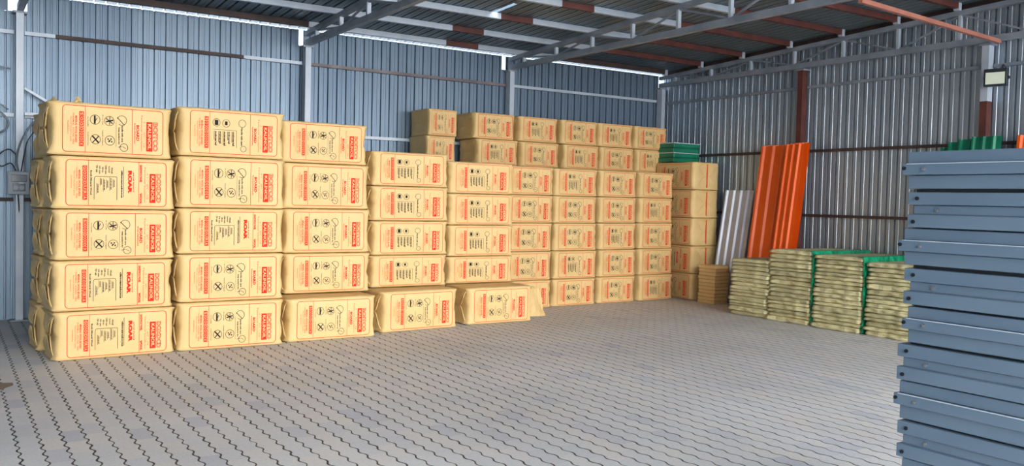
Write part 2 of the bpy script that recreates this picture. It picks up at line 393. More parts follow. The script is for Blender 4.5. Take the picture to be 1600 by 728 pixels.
# ---- columns
def column(x, y, label, mt='steel_light', low=None, w_=.075, face='-Y'):
    root = empty('steel_column', (x, y, 0))
    s = MB()
    if face == '-Y':
        s.box(-.04,.04,-.075,.055,0,3.58)
    else: s.box(-.055,.055,-.045,.045, 2.9 if low else 0, 3.58)
    s.build('post', M[mt], root)
    if low:
        s = MB(); s.box(-.055,.055,-.045,.045,0,2.9); s.build('primed_post', M[low], root, )
    s = MB(); s.box(-.075,.075,-.075,.075,3.58,3.604); s.build('cap_plate', M['steel'], root)
    s = MB(); s.box(-.10,.10,-.10,.055 if face == '-Y' else .10,0,.012); s.build('base_plate', M['steel'], root)
    return tag(root, label, 'column')
column(.715, YW-.09, 'light grey steel column at far left carrying the electrical box')
column(4.17, YW-.09, 'light grey steel column on the long wall behind the left bag stack')
column(7.50, YW-.09, 'light grey steel column at the middle of the long wall behind the right bag stack')
column(10.70, YW-.09, 'grey steel column in the corner where the long wall meets the end wall')
column(XW-.10, 8.71, 'dark red-primed steel column on the end wall behind the orange sheets', 'primer', 'primer', face='X')
column(XW-.10, 5.94, 'steel column with grey top and red-primed shaft beside the floodlight', 'steel_light', 'primer', face='X')
column(XW-.10, 2.9, 'red-primed steel column on the end wall nearest the open side', 'steel_light', 'primer', face='X')

# ---- wall rails
bays = [(X0+.1, .66, 'left of the electrical box column'), (.77, 4.12, 'in the bay above the left bag stack'), (4.22, 7.45, 'in the middle bay'), (7.55, 10.64, 'in the bay next to the corner')]
for a, b, wd in bays:
    for z, hw in ((3.37,'top'), (2.405,'middle'), (1.42,'lower')):
        mt = 'primer_dark' if (z > 3 and a == .77) else ('primer' if z > 3 and a == 4.22 else 'steel_light')
        if mt == 'primer': mt = 'rail_brown'; M.setdefault('rail_brown', varied('brownish grey rail', (.14,.11,.12), (.22,.19,.20), (3,3,3), .5))
        if z < 2: mt = 'primer_dark'
        s = MB(); s.box(a, b, YW-.062, YW-.022, z-.022, z+.022)
        if z > 3 and a == .77:
            root = empty('wall_rail', (a, YW-.04, z))
            s = MB(); s.box(0,.32,-.02,.02,-.022,.022); s.build('grey_section', M['steel_light'], root)
            s = MB(); s.box(.32,2.55,-.02,.02,-.022,.022); s.build('brown_section', M['primer_dark'], root)
            s = MB(); s.box(2.55,b-a,-.02,.02,-.022,.022); s.build('grey_section', M['steel_light'], root)
            o = root
        else: o = s.build('wall_rail', M[mt])
        tag(o, '%s horizontal rail of the long wall %s' % (hw, wd), 'rail', 'horizontal wall rails')
for a, b, wd in ((8.79, YW-.1, 'between the corner and the red column'), (6.0, 8.65, 'between the red column and the floodlight column'), (2.96, 5.88, 'behind the floodlight')):
    for z, hw, mt in ((3.335,'top','steel'), (2.385,'middle','primer_dark'), (1.43,'lower','primer_dark')):
        s = MB(); s.box(XW-.068, XW-.026, a, b, z-.02, z+.02)
        tag(s.build('wall_rail', M[mt]), '%s horizontal rail of the end wall %s' % (hw, wd), 'rail', 'horizontal wall rails')

# ---- electrical box with cables at the left column
root = empty('electrical_box', (.70, YW-.145, 1.48))
s = MB(); s.box(-.11,.11,-.11,-.0,0,.27, bev=.008); s.build('housing', M['box'], root)
s = MB(); s.box(-.075,.085,-.122,-.112,.15,.23, bev=.004); s.build('breaker_window', M['box_lid'], root)
s = MB(); s.box(-.06,.07,-.122,-.112,.04,.13, bev=.004); sc_ = s.build('socket_cover', M['box_lid'], root)
for xx in (-.03,.03):
    s = MB(); s.tube([(xx,-.13,.08),(xx,-.121,.08)], .026, 14); s.build('socket', M['box'], sc_)
s = MB(); s.box(.0,.05,-.126,-.122,.125,.145); s.build('name_plate', M['white_edge'], root)
tag(root, 'small grey electrical box with sockets fixed to the far left column', 'electrical box')
yb = YW-.19
def cable(pts, r, mt, label, name='cable'):
    s = MB(); s.tube(spline(pts, 8), r, 7); return tag(s.build(name, M[mt], smooth=True), label, 'cable')
cable([(.70,yb+.02,1.75),(.68,yb-.02,1.9),(.72,yb-.02,2.08),(.80,yb-.02,2.25),(.90,yb,2.36),(1.05,yb+.05,2.42)], .011, 'cable_g', 'grey cable rising from the electrical box to the bag stack')
cable([(.73,yb+.02,1.75),(.76,yb,1.95),(.80,yb,2.12),(.93,yb,2.30),(1.02,yb+.03,2.33)], .007, 'cable', 'thin black cable rising beside the grey one from the electrical box')
cable([(.68,yb+.02,1.75),(.62,yb-.05,1.84),(.52,yb-.06,1.80),(.50,yb-.03,1.92),(.60,yb-.03,2.0),(.69,yb,1.93)], .007, 'cable', 'black cable loop curling just above the electrical box')
cable([(.10,yb,2.47),(.32,yb,2.49),(.52,yb,2.42),(.60,yb,2.30),(.52,yb,2.19),(.30,yb,2.16),(.05,yb,2.20)], .012, 'cable_g', 'coil of grey cable hanging at the left edge')
cable([(.05,yb,2.95),(.3,yb,2.97),(.62,yb+.03,2.93)], .010, 'cable_g', 'grey cable crossing high at the left edge')
cable([(.60,yb+.03,2.46),(.45,yb,2.55),(.2,yb,2.66)], .009, 'cable_g', 'grey cable sloping to the left column above the coil')
cable([(.70,yb+.02,1.478),(.71,yb+.03,1.3),(.705,yb+.05,1.0),(.70,yb+.04,.5),(.70,yb+.04,.03)], .008, 'cable', 'black cable dropping from the electrical box to the floor')
s = MB(); s.bar((.76,YW-.16,2.72), (1.22,YW-.12,2.45), .03, .03)
tag(s.build('support_arm', M['steel_light']), 'short slanting grey strut beside the left column above the electrical box', 'strut')
s = MB(); s.box(.765, 1.6, YW-.16, YW-.125, 2.405, 2.44)
tag(s.build('cable_tray', M['steel_light']), 'narrow horizontal cable tray beside the left column', 'cable tray')

# ---- floodlight on the end wall
root = empty('floodlight', (10.56, 5.73, 3.05)); root.rotation_euler = (0,0,math.radians(12))
s = MB(); s.box(-.03,.03,-.13,.13,0,.21, bev=.008); s.build('housing', M['dark'], root)
s = MB(); s.box(-.036,-.031,-.105,.105,.025,.165); s.build('lens', M['lens'], root)
s = MB(); s.box(0,.06,-.14,-.132,.09,.12); s.box(0,.06,.132,.14,.09,.12); s.box(.055,.065,-.14,.14,.09,.12); s.build('bracket', M['dark'], root)
s = MB(); s.bar((.06,0,.105),(.20,-.02,.28),.02,.02); s.build('bracket_arm', M['dark'], root)
tag(root, 'square black floodlight with pale lens high beside the right column', 'floodlight')

# ------------------------------------------------------------------ printed insulation bags
def text_mesh(txt, thick=0.0):
    """flat glyph outlines scaled into the unit square"""
    cu = bpy.data.curves.new('t', 'FONT'); cu.body = txt; cu.size = 1; cu.resolution_u = 2; cu.offset = thick
    ob = bpy.data.objects.new('t', cu); me = ob.to_mesh()
    vs = [v.co.copy() for v in me.vertices]; fs = [tuple(p.vertices) for p in me.polygons]
    ob.to_mesh_clear(); bpy.data.objects.remove(ob); bpy.data.curves.remove(cu)
    x0 = min(v.x for v in vs); x1 = max(v.x for v in vs); y0 = min(v.y for v in vs); y1 = max(v.y for v in vs)
    return [((v.x-x0)/(x1-x0), (v.y-y0)/(y1-y0)) for v in vs], fs
_tc = {}
def T(txt, thick=0.0):
    if (txt, thick) not in _tc: _tc[(txt, thick)] = text_mesh(txt, thick)
    return _tc[(txt, thick)]

class Ink:
    """flat ink marks in frame coordinates: u right 0..1, v down 0..1; asp = frame width / height"""
    def __init__(s, W, Hh): s.mb = MB(); s.W = W; s.H = Hh; s.asp = W/Hh
    def P(s, u, v, d=0): return (u*s.W, -.0025-d, (1-v)*s.H)
    def rect(s, u0, u1, v0, v1, mi, d=0):
        s.mb.add([s.P(u0,v1,d), s.P(u1,v1,d), s.P(u1,v0,d), s.P(u0,v0,d)], [(0,1,2,3)], mi)
    def path(s, pts, w, mi, closed=False, d=0):
        """constant-width line; w in metres"""
        P = [Vector((u*s.W, (1-v)*s.H)) for u,v in pts]; n = len(P)
        for i in range(n if closed else n-1):
            a, b = P[i], P[(i+1)%n]; t = b-a
            if t.length < 1e-6: continue
            t.normalize(); nn = Vector((-t.y,t.x))*w/2; a2 = a-t*w*.3; b2 = b+t*w*.3
            s.mb.add([(q.x,-.0025-d,q.y) for q in (a2-nn,b2-nn,b2+nn,a2+nn)], [(0,1,2,3)], mi)
    def circ(s, u, v, r, w, mi, n=20, a0=0, a1=2*PI):
        s.path([(u+r*math.cos(a)/s.asp, v+r*math.sin(a)) for a in [a0+(a1-a0)*k/n for k in range(n+1)]], w, mi)
    def text(s, txt, u0, u1, v0, v1, mi, thick=0, d=0):
        if mi != 3 and d == 0: thick += .012
        """text turned a quarter turn clockwise: reads downwards inside the rectangle"""
        vs, fs = T(txt, thick)
        s.mb.add([s.P(u0+(u1-u0)*y, v0+(v1-v0)*x, d) for x,y in vs], [f for f in fs], mi)

def ink_print(W, Hh, kind):
    I = Ink(W, Hh); R, PR, K, BG = 0, 1, 2, 3
    rc, rr = .035, .035*I.asp
    fr = []
    for cx, cy, a in ((1-rc, rr, -PI/2), (1-rc, 1-rr, 0), (rc, 1-rr, PI/2), (rc, rr, PI)):
        for k in range(5):
            t = a + k*PI/8; fr.append((cx+rc*math.cos(t), cy+rr*math.sin(t)))
    I.path(fr, .0056, R, True)
    I.path([(.215,.0),(.215,1)], .004, R)
    # left block: boxed heading reading downwards, then fading small lines
    for k, ch in enumerate('SOODOOX' if kind != 1 else 'GOODURA'):
        v0 = .12+k*.109
        I.rect(.157, .201, v0, v0+.10, R); I.text(ch, .164, .194, v0+.02, v0+.08, BG, .01, .0006)
    I.text('MINERAL WOOL BOARD', .118, .138, .22, .80, R, .015)
    I.text('THERMAL  SOUND  FIRE', .094, .110, .16, .84, PR)
    I.text('thermal insulation panel', .070, .086, .24, .78, PR)
    I.text('isolation', .045, .058, .34, .62, PR)
    div = .68 if kind != 1 else .715
    I.path([(div,0),(div,1)], .004, R)
    if kind == 0:
        for (u, v) in ((.31,.28),(.45,.29),(.315,.71),(.456,.72)): I.circ(u, v, .103, .0042, K)
        I.rect(.298,.316,.19,.37,K); I.path([(.30,.36),(.33,.24)],.006,K)
        I.path([(.42,.24),(.48,.34)],.008,K); I.path([(.485,.27),(.42,.31)],.012,K); I.path([(.455,.2),(.452,.37)],.006,K)
        I.path([(.285,.64),(.345,.78)],.013,K); I.path([(.345,.64),(.288,.78)],.009,K)
        for dx, dy in ((-.018,-.03),(.012,-.035),(-.008,.02),(.02,.025),(0,-.0)): I.rect(.456+dx-.006,.456+dx+.006,.72+dy-.018,.72+dy+.018,K)
        I.circ(.575,.26,.105,.0042,K,20,-PI*.9,PI*.7); I.path([(.53,.20),(.60,.36)],.006,K); I.circ(.598,.86,.085,.0042,K); I.path([(.54,.86),(.575,.84)],.005,K); I.path([(.585,.84),(.615,.88)],.004,K)
        I.text('Handle with care', .572,.590,.36,.74,K,.02); I.text('keep package dry', .538,.556,.42,.80,K,.03)
        I.path([(.518,.30),(.518,.86)],.002,K)
        I.text('do not step', .378,.392,.16,.38,K); I.text('recycle wrapper', .378,.392,.50,.84,K,.01)
        I.text('no hooks', .236,.248,.22,.44,K); I.text('protect from water', .236,.248,.56,.86,K)
        I.path([(.663,.03),(.663,.97)],.0018,PR) if False else None
        I.text('BOARD', .722,.752,.34,.70,R,.03); I.text('insulation', .700,.716,.30,.76,R,.01)
    elif kind == 1:
        for k in range(6): I.text(('TP 60','10 cm','600 mm','1200 mm','kg/m3','W/mK')[k], .285+k*.030, .303+k*.030, .10+.02*(k%3), .26+.03*(k%2), K, .02)
        I.path([(.27,.86),(.27,.42),(.275,.37),(.285,.35),(.49,.35),(.495,.38),(.495,.86)],.004,K)
        for k, (a, b) in enumerate(((.50,.74),(.38,.56),(.40,.68),(.42,.62),(.36,.66),(.40,.60))):
            u = .295+k*.032
            I.path([(u,a),(u,b)],.003,K); I.text('mineral', u+.006, u+.020, a+.02, b-.03, K, .02)
        I.text('Rock Mineral Wool', .232,.248,.22,.76,K,.03)
        I.text('dimensions', .535,.553,.20,.82,K,.03); I.path([(.56,.12),(.56,.80)],.004,K)
        I.text('ROAR', .605,.645,.20,.72,R,.06); I.text('panel board', .652,.668,.24,.68,R,.02)
        I.text('SANDWICH PANEL', .724,.748,.06,.46,R,.04); I.text('WOOL', .724,.748,.70,.95,R,.06)
    else:
        for (u, v) in ((.29,.25),(.40,.26)): I.circ(u, v, .09, .004, K)
        I.rect(.27,.31,.19,.31,K); I.rect(.385,.415,.21,.30,K)
        for k in range(5):
            u = .265+k*.05; I.path([(u,.46),(u,.46+.2+.06*(k%3))],.004,K); I.text('mineral', u+.008,u+.030,.46,.80-.05*(k%2),K,.03)
        I.path([(.25,.42),(.52,.42)],.003,K); I.path([(.52,.42),(.52,.84)],.003,K)
        I.circ(.585,.24,.09,.004,K); I.text('Handle with care', .57,.592,.34,.78,K,.03); I.circ(.60,.86,.07,.004,K)
        I.text('BOARD', .722,.752,.34,.70,R,.03); I.text('insulation', .700,.716,.30,.76,R,.01)
    # right block: thin lines, solid block with pale letters, outlined word
    I.text('Technical Insulation', .770,.786,.10,.92,PR)
    I.text('A 1  -  EN  -  CE', .798,.810,.24,.84,PR)
    I.rect(.826,.890,.255,.92,R)
    I.text('KALINOIL', .841,.876,.30,.88,BG,.02,.0006)
    I.text('BOITCO' if kind != 1 else 'DOXDCD', .897,.945,.255,.92,R,.05)
    I.text('BOITCO' if kind != 1 else 'DOXDCD', .905,.937,.265,.91,BG,-.012,.0006)
    return I.mb

def bag_mesh(L, D, Hh, seed, crumple=1.0):
    """stuffed woven bag: rounded ends, gathered corners, slightly pillowed faces; front face lies at y = 0"""
    rnd = random.Random(seed); off = Vector((rnd.uniform(0,50), rnd.uniform(0,50), 0))
    nx, ny, nz = 26, 12, 12
    def lin(n, k):  # finer near the ends
        t = -1+2*k/n; return math.copysign(abs(t)**.75, t)
    X = [lin(nx,i) for i in range(nx+1)]; Yv = [lin(ny,i) for i in range(ny+1)]; Z = [lin(nz,i) for i in range(nz+1)]
    idx = {}; vs = []; fs = []
    rx, ry, rz = .050, .090, .018
    def vert(a, b, c):
        key = (round(a,5), round(b,5), round(c,5))
        if key in idx: return idx[key]
        p = Vector((a*L/2, b*D/2, c*Hh/2)); inner = Vector((L/2-rx, D/2-ry, Hh/2-rz))
        q = Vector([max(-i, min(i, v)) for v, i in zip(p, inner)])
        d = Vector(((p.x-q.x)/rx, (p.y-q.y)/ry, (p.z-q.z)/rz))
        if abs(c) < .999 and abs(a) < .999: d.z = 0 if abs(p.z) <= inner.z else d.z
        ln = d.length
        if ln > 1e-6: d = d/ln
        # long front/back edges stay tight, only the ends are soft
        if abs(p.x) < inner.x:
            e = Vector((p.x, q.y + (ry if b > 0 else -ry)*(1 if abs(b) > .999 else abs(p.y-q.y)/ry if abs(p.y) > inner.y else 0) if abs(p.y) > inner.y else p.y, p.z))
            # small radius on the horizontal edges
            r2 = .020; iy, iz = D/2-r2, Hh/2-r2
            qy, qz = max(-iy,min(iy,p.y)), max(-iz,min(iz,p.z)); dy, dz = p.y-qy, p.z-qz; l2 = math.hypot(dy,dz)
            if l2 > 1e-6: dy, dz = dy/l2*min(r2,l2), dz/l2*min(r2,l2)
            pos = Vector((p.x, qy+dy, qz+dz))
        else:
            dx, dy = (p.x-q.x)/rx, (p.y-q.y)/ry; l = max(1.0, math.hypot(dx, dy)); rim = min(1.0, math.hypot(dx, dy))
            pos = Vector((q.x+dx/l*rx, q.y+dy/l*ry, p.z))
            if abs(c) > .999: pos.z -= math.copysign(.012*max(0, (rim-.6)/.4)**2, c)
            elif abs(p.y) < D/2-ry*.6 or True: pos.xy = pos.xy - Vector((math.copysign(.004,p.x),0))*(1-abs(c))
        ax = abs(a); sgn = 1 if a > 0 else -1
        end = max(0, (abs(pos.x)-(L/2-.10))/.10)
        n = noise.noise_vector(Vector((pos.x*9, pos.y*9, pos.z*9))+off)
        n2 = noise.noise_vector(Vector((pos.x*24, pos.y*24, pos.z*24))+off)
        nn_ = n*.013 + n2*.011; nn_.z *= .35; pos += nn_*end*crumple
        if end > 0:
            mid = math.exp(-((pos.z)/(.10*Hh))**2)
            pos.x -= sgn*.008*mid*end                                   # pinch where the end folds meet
            ear = max(0, abs(c)-.72)/.28
            pos.x += sgn*.020*ear*end*(1 if rnd.random() > .3 else .4)   # gathered corners
        if c > .999: pos.z += (.004*n.x + .003*n2.y)*(1 if ax < .9 else .5) - .002
        if b > .999: pos.y += .004*n.y
        idx[key] = len(vs); vs.append(pos + Vector((0, D/2, Hh/2))); return idx[key]
    def face(fn, A, B_, flip):
        for i in range(len(A)-1):
            for j in range(len(B_)-1):
                q = [fn(A[i],B_[j]), fn(A[i+1],B_[j]), fn(A[i+1],B_[j+1]), fn(A[i],B_[j+1])]
                if len(set(q)) < 4: continue
                fs.append(tuple(q[::-1] if flip else q))
    face(lambda a,c: vert(a,-1,c), X, Z, False); face(lambda a,c: vert(a,1,c), X, Z, True)
    face(lambda a,b: vert(a,b,-1), X, Yv, True); face(lambda a,b: vert(a,b,1), X, Yv, False)
    face(lambda b,c: vert(-1,b,c), Yv, Z, True); face(lambda b,c: vert(1,b,c), Yv, Z, False)
    return vs, fs

def flap_mesh(D, Hh, upper, seed, loose=0.0):
    """triangular folded flap lying on a bag end (local x outwards, hinge along the top or bottom edge)"""
    r = random.Random(seed); n = 9; rows = 6; vs = []; fs = []
    for j in range(rows+1):
        t = j/rows; half = (D/2-.035)*(1-t*.72)
        for i in range(n+1):
            s = -1+2*i/n
            z = (Hh-.018 - t*Hh*.43) if upper else (.018 + t*Hh*.43)
            out = .006 + .016*math.sin(PI*t)*(.4+.6*abs(s)) + loose*t*(.6+.4*r.random()) + .004*r.random()
            y = D/2 + s*half; edge = max(0, abs(y-D/2)-(D/2-.11))
            vs.append(Vector((out - edge*.45, y, z)))
    m_ = n+1
    for j in range(rows):
        for i in range(n): fs.append((j*m_+i, j*m_+i+1, (j+1)*m_+i+1, (j+1)*m_+i))
    k = len(vs); vs2 = [v + Vector((-.004,0,0)) for v in vs]
    fs2 = [tuple(q+k for q in f[::-1]) for f in fs]
    rim = []
    b_idx = [i for i in range(m_)] + [j*m_+n for j in range(1,rows+1)] + [rows*m_+i for i in range(n-1,-1,-1)] + [j*m_ for j in range(rows-1,0,-1)]
    for a, b in zip(b_idx, b_idx[1:]+b_idx[:1]): rim.append((a, a+k, b+k, b))
    return vs+vs2, fs+fs2+rim

LL, DD, HL = 1.04, .58, .462      # long bag
LS, DS, HS = .80, .58, .402       # short bag
def mesh_from(name, vf, mt, smooth=True):
    me = bpy.data.meshes.new(name); me.from_pydata([tuple(v) for v in vf[0]], [], vf[1]); me.materials.append(mt)
    if smooth: me.polygons.foreach_set('use_smooth', [True]*len(me.polygons))
    me.update(); return me
BAG = {'L': [mesh_from('insulation_bag', bag_mesh(LL,DD,HL,s), M['paper']) for s in (1,2,3,4)],
       'S': [mesh_from('insulation_bag', bag_mesh(LS,DS,HS,s,.8), M['paper']) for s in (11,12,13)]}
def print_mesh(L, Hh, kind):
    W, Hf = L*(1-.100-.075), Hh*.86
    mb = ink_print(W, Hf, kind)
    me = bpy.data.meshes.new('printed_panel')
    me.from_pydata([(v.x-L/2+L*.100, v.y, v.z+Hh*.065) for v in mb.v], [], mb.f)
    for k in ('red','pale_red','black','paper'): me.materials.append(M[k])
    me.polygons.foreach_set('material_index', mb.m); me.update(); return me
PRN = {('L',k): print_mesh(LL,HL,k) for k in (0,1,2)}
PRN.update({('S',k): print_mesh(LS,HS,k) for k in (0,1,2)})
FLP = {}
for sz, D_, H_ in (('L',DD,HL),('S',DS,HS)):
    for up_ in (True, False):
        for lo in (0, 1):
            FLP[(sz,up_,lo)] = mesh_from('end_flap', flap_mesh(D_,H_,up_,hash((sz=='L',up_,lo))%97, .035*lo), M['paper'], False)
def ridge_mesh(L, D, Hh):
    mb = MB()
    for sg in (1, -1):
        c = [(-L/2+.020, .050, Hh*(.5+.46*sg)), (-L/2-.004, .075, Hh*(.5+.34*sg)), (-L/2-.012, .105, Hh*(.5+.18*sg)), (-L/2-.010, .16, Hh*(.5+.03*sg)), (-L/2-.006, D/2, Hh*(.5+.01*sg))]
        mb.tube(spline(c, 6), .0075, 6)
    return mb.v, mb.f
RDG = mesh_from('fold_ridge', ridge_mesh(LL, DD, HL), M['paper'])
def bag(size, x, y, z, kind, label, group, rz=0, hscale=1.0, lscale=1.0, loose=0, seed=None, jit=1.0):
    r = random.Random(int(x*131+y*17+z*997) if seed is None else seed)
    me = r.choice(BAG[size]); o = bpy.data.objects.new('insulation_bag', me); COL.objects.link(o)
    o.location = (x + r.uniform(-.008,.008)*jit, y + r.uniform(-.010,.010)*jit, z)
    o.rotation_euler = (0, 0, math.radians(rz + r.uniform(-.8,.8)*jit)); o.scale = (lscale, 1, hscale)
    p = bpy.data.objects.new('printed_panel', PRN[(size,kind)]); COL.objects.link(p); p.parent = o
    L_ = LL if size == 'L' else LS
    if size == 'L' and lscale > .9:
        q = bpy.data.objects.new('fold_ridge', RDG); COL.objects.link(q); q.parent = o
    for sgn in (-1, 1):
        for up_ in (True, False):
            f = bpy.data.objects.new('end_flap', FLP[(size,up_,1 if (loose and sgn < 0) else 0)]); COL.objects.link(f); f.parent = o
            f.location = (sgn*(L_/2-.012), 0, 0)
            if sgn < 0: f.scale = (-1,1,1)
    tag(o, label, 'bag', group); return o

ORD = ['bottom', 'second from the bottom', 'third from the bottom', 'fourth from the bottom', 'fifth from the bottom', 'sixth from the bottom', 'seventh from the bottom']
def col(size, cx, y, tops, kinds, where, group, rz=0, lscale=1.0, rows=None, loose=0, dx=None, jit=1.0, base=0.0):
    z = base; H0 = HL if size == 'L' else HS
    for i, t in enumerate(tops):
        if rows is None or i in rows:
            ow = (ORD[i].replace(' the bottom', ' bottom') if t != tops[-1] or len(tops) == 1 else 'topmost')
            lab = ('yellow printed bag, ' + ow + ', ' + where) if len(tops) > 1 else ('yellow printed bag ' + where)
            bag(size, cx+(dx[i] if dx else 0), y, z+.002, kinds[i%len(kinds)], lab, group, rz, (t-z-.004)/H0, lscale, loose, jit=jit)
        z = t
G1 = 'long yellow insulation bags of the left stack'; G2 = 'short yellow insulation bags of the right stack'
TL = [.452,.917,1.385,1.868,2.345]
col('L', 1.315, 8.775, [.448,.912,1.378,1.860,2.345], [1,1,0,1,0], 'in the leftmost column', G1, 3.2, 1.0, loose=1, dx=[.01,.0,0,-.005,-.025])
col('L', 2.405, 8.842, [.476,.952,1.402,1.908,2.385], [0,0,1,0,2], 'in the second column from the left', G1, .6, 1.0)
col('L', 3.505, 8.92, [.464], [0], 'set forward on the paving below the third column', G1, 0, .965)
zc = [.470,.915,1.405,1.905,2.36]
col('L', 3.555, 9.28, zc, [0,0,0,0,0], 'in the third column from the left', G1, -.4, .96, rows=(1,2,3,4), dx=[0,.015,.01,0,-.03])
col('L', 4.68, 9.135, [.476], [0], 'set forward on the paving, fourth from the left', G1, 4.2, .985)
col('L', 5.86, 9.275, [.462], [0], 'set forward on the paving, at the right end of the front line', G1, -.4, .925)
# behind the left stack
col('L', 1.30, 9.43, [.45,.91,1.37,1.84,2.29], [0], 'behind the leftmost column, its ragged end showing', 'bags behind the leftmost column', 3, 1.0, loose=1, dx=[-.05,-.03,-.02,-.03,-.02])
col('L', 2.42, 9.48, [.45,.91,1.37,1.84,2.30], [0], 'hidden behind the second column from the left', 'bags hidden behind the left stack', 0, 1.0)
col('L', 3.61, 9.91, [.415,.83,1.25,1.66,2.08], [0], 'behind the third column, its right edge just showing', 'bags hidden behind the left stack', 0, 1.0)
# middle columns standing back from the forward bags
col('L', 4.70, 9.50, [.480,.862,1.272,1.685,2.095], [0,2,2,2,2], 'in the fourth column from the left', G1, .6, .98, rows=(1,2,3,4))
col('L', 5.835, 9.745, [.466,.815,1.218,1.622,2.030], [0,2,2,2,2], 'in the fifth column from the left', G1, -.6, .93, rows=(1,2,3,4))
bag('L', 4.70, 9.775, .002, 0, 'yellow insulation bag on the floor hidden under the fourth column', 'bags hidden behind the left stack', .6, .98*1.03, .98)
bag('L', 5.83, 9.90, .002, 0, 'yellow insulation bag on the floor hidden under the fifth column', 'bags hidden behind the left stack', -.4, .99, .93)
# right stack, four columns
tS = [.405,.822,1.232,1.632,2.040]
col('S', 7.00, 10.345, tS, [0], 'in the sixth column, partly covered by the forward bags', G2, 1.0, 1.0)
col('S', 7.87, 10.40, tS, [0,2,0,0,2], 'in the seventh column from the left', G2, 1.0, 1.0, dx=[0,.01,0,-.01,-.02])
col('S', 8.725, 10.455, [t+.003 for t in tS], [0,0,2,0,0], 'in the eighth column from the left', G2, 2.0, .94, dx=[0,0,0,-.01,-.02])
col('S', 9.565, 10.50, [t+.008 for t in tS], [2,0,0,2,0], 'in the ninth column, next to the endwise column', G2, 3.5, .94, dx=[0,0,-.02,-.03,-.04])
# back tier on top: rows 1-5 carry the two visible rows
tB = [.414,.828,1.242,1.656,2.070,2.455,2.840]
for i, cx in enumerate((6.89, 7.68, 8.47, 9.22, 9.98)):
    nm = ('leftmost','second','third','fourth','rightmost')[i]
    zb_ = 0
    for k, t in enumerate(tB):
        if k < 5: lab, g = 'yellow insulation bag hidden in the lower courses of the back row of the right stack', 'bags hidden in the back row'
        else: lab, g = 'short yellow bag in the raised back row, %s of five, %s course' % (nm, 'upper' if k == 6 else 'lower'), 'bags in the raised back row'
        bag('S', cx+(.05 if k == 5 else 0), 11.17, zb_+.002, (0,2)[(i+k)%2], lab, g, .5, (t-zb_-.004)/HS, .90, 0)
        zb_ = t
# endwise column at the right end of the stack, print facing left
zb_ = 0
for k, t in enumerate((.430,.880,1.335,1.790,2.240)):
    o = bag('L', 10.12+.0*k - .006*k, 10.715, zb_+.002, (0,1,0,0,0)[k], 'yellow bag laid endwise at the right end of the stack, %s' % (ORD[k] if k < 4 else 'topmost'), 'endwise bags at the right end of the stack', -90, (t-zb_-.004)/HL, .87, 0, jit=.6)
    s = MB(); s.box(LL/2-.002, LL/2+.026, DD/2-.006, DD/2+.004, .03, HL-.03); s.build('seam_tape', M['pale_red'], o)
    zb_ = t
zb_ = 0
for k, t in enumerate(tB):
    o = bag('L', 6.02-.02*(k == 5), 11.20, zb_+.002, 0, ('yellow insulation bag laid endwise behind the raised row, %s course' % ('upper' if k == 6 else 'lower')) if k > 4 else 'yellow insulation bag hidden in the endwise pile at the back', 'endwise bags at the back left of the right stack', 0, (t-zb_-.004)/HL, .46, 0, jit=.5)
    s = MB(); s.box(-.02, .02, -.006, -.003, .03, HL-.03); s.build('seam_tape', M['paper'], o)
    zb_ = t

# gathered knots of wrapping on the topmost left bags
def knot(parent, x, y, z, seed, h=.07):
    r = random.Random(seed); s = MB(); pts = []; n = 9
    rings = [(.075,-.01),(.038,h*.35),(.022,h*.7),(.008,h)]
    for rr, zz in rings:
        for k in range(n):
            a = 2*PI*k/n; q = rr*r.uniform(.6,1.3); pts.append((x+q*math.cos(a), y+q*math.sin(a)*1.3, z+zz+r.uniform(-.006,.006)))
    fs = [(j*n+k, j*n+(k+1)%n, (j+1)*n+(k+1)%n, (j+1)*n+k) for j in range(3) for k in range(n)]
    fs.append(tuple(3*n+k for k in range(n)))
    s.add(pts, fs); s.build('gathered_knot', M['paper'], parent)
_tops = [o for o in COL.objects if o.name.startswith('insulation_bag') and o.get('label','').startswith('yellow printed bag, topmost, in the leftmost')]
for o in _tops:
    knot(o, -.27, .16, HL-.012, 5); knot(o, -.47, .10, HL-.03, 8, .06)
for o in [o for o in COL.objects if o.get('label','').startswith('yellow printed bag, topmost, in the second')]:
    knot(o, .38, .20, HL-.02, 6, .035)

# torn wrapper behind the last forward bag
def crumpled(name, pts_w, pts_h, amp, seed, mt, loc, rz, tilt):
    r = random.Random(seed); n = 10; vs = []; fs = []
    for j in range(n+1):
        for i in range(n+1):
            u, v = i/n, j/n; edge = .10*math.sin(v*7+seed)*(u-.5)
            vs.append(Vector(((u-.5)*pts_w*(1-.35*v)+edge*.25, amp*math.sin(u*7+v*3)+amp*r.uniform(-.5,.5)+tilt*v, v*pts_h+.01*r.random() if j else .003)))
    for j in range(n):
        for i in range(n): fs.append((j*(n+1)+i, j*(n+1)+i+1, (j+1)*(n+1)+i+1, (j+1)*(n+1)+i))
    o = build(name, vs, fs, mt, loc=loc); o.rotation_euler = (0,0,rz)
    md = o.modifiers.new('thick', 'SOLIDIFY'); md.thickness = .004
    return o
tag(crumpled('torn_wrapper', .34, .36, .015, 3, M['paper'], (6.64, 9.62, 0), 0, .12), 'crumpled torn yellow wrapper standing beside the last forward bag', 'wrapper')

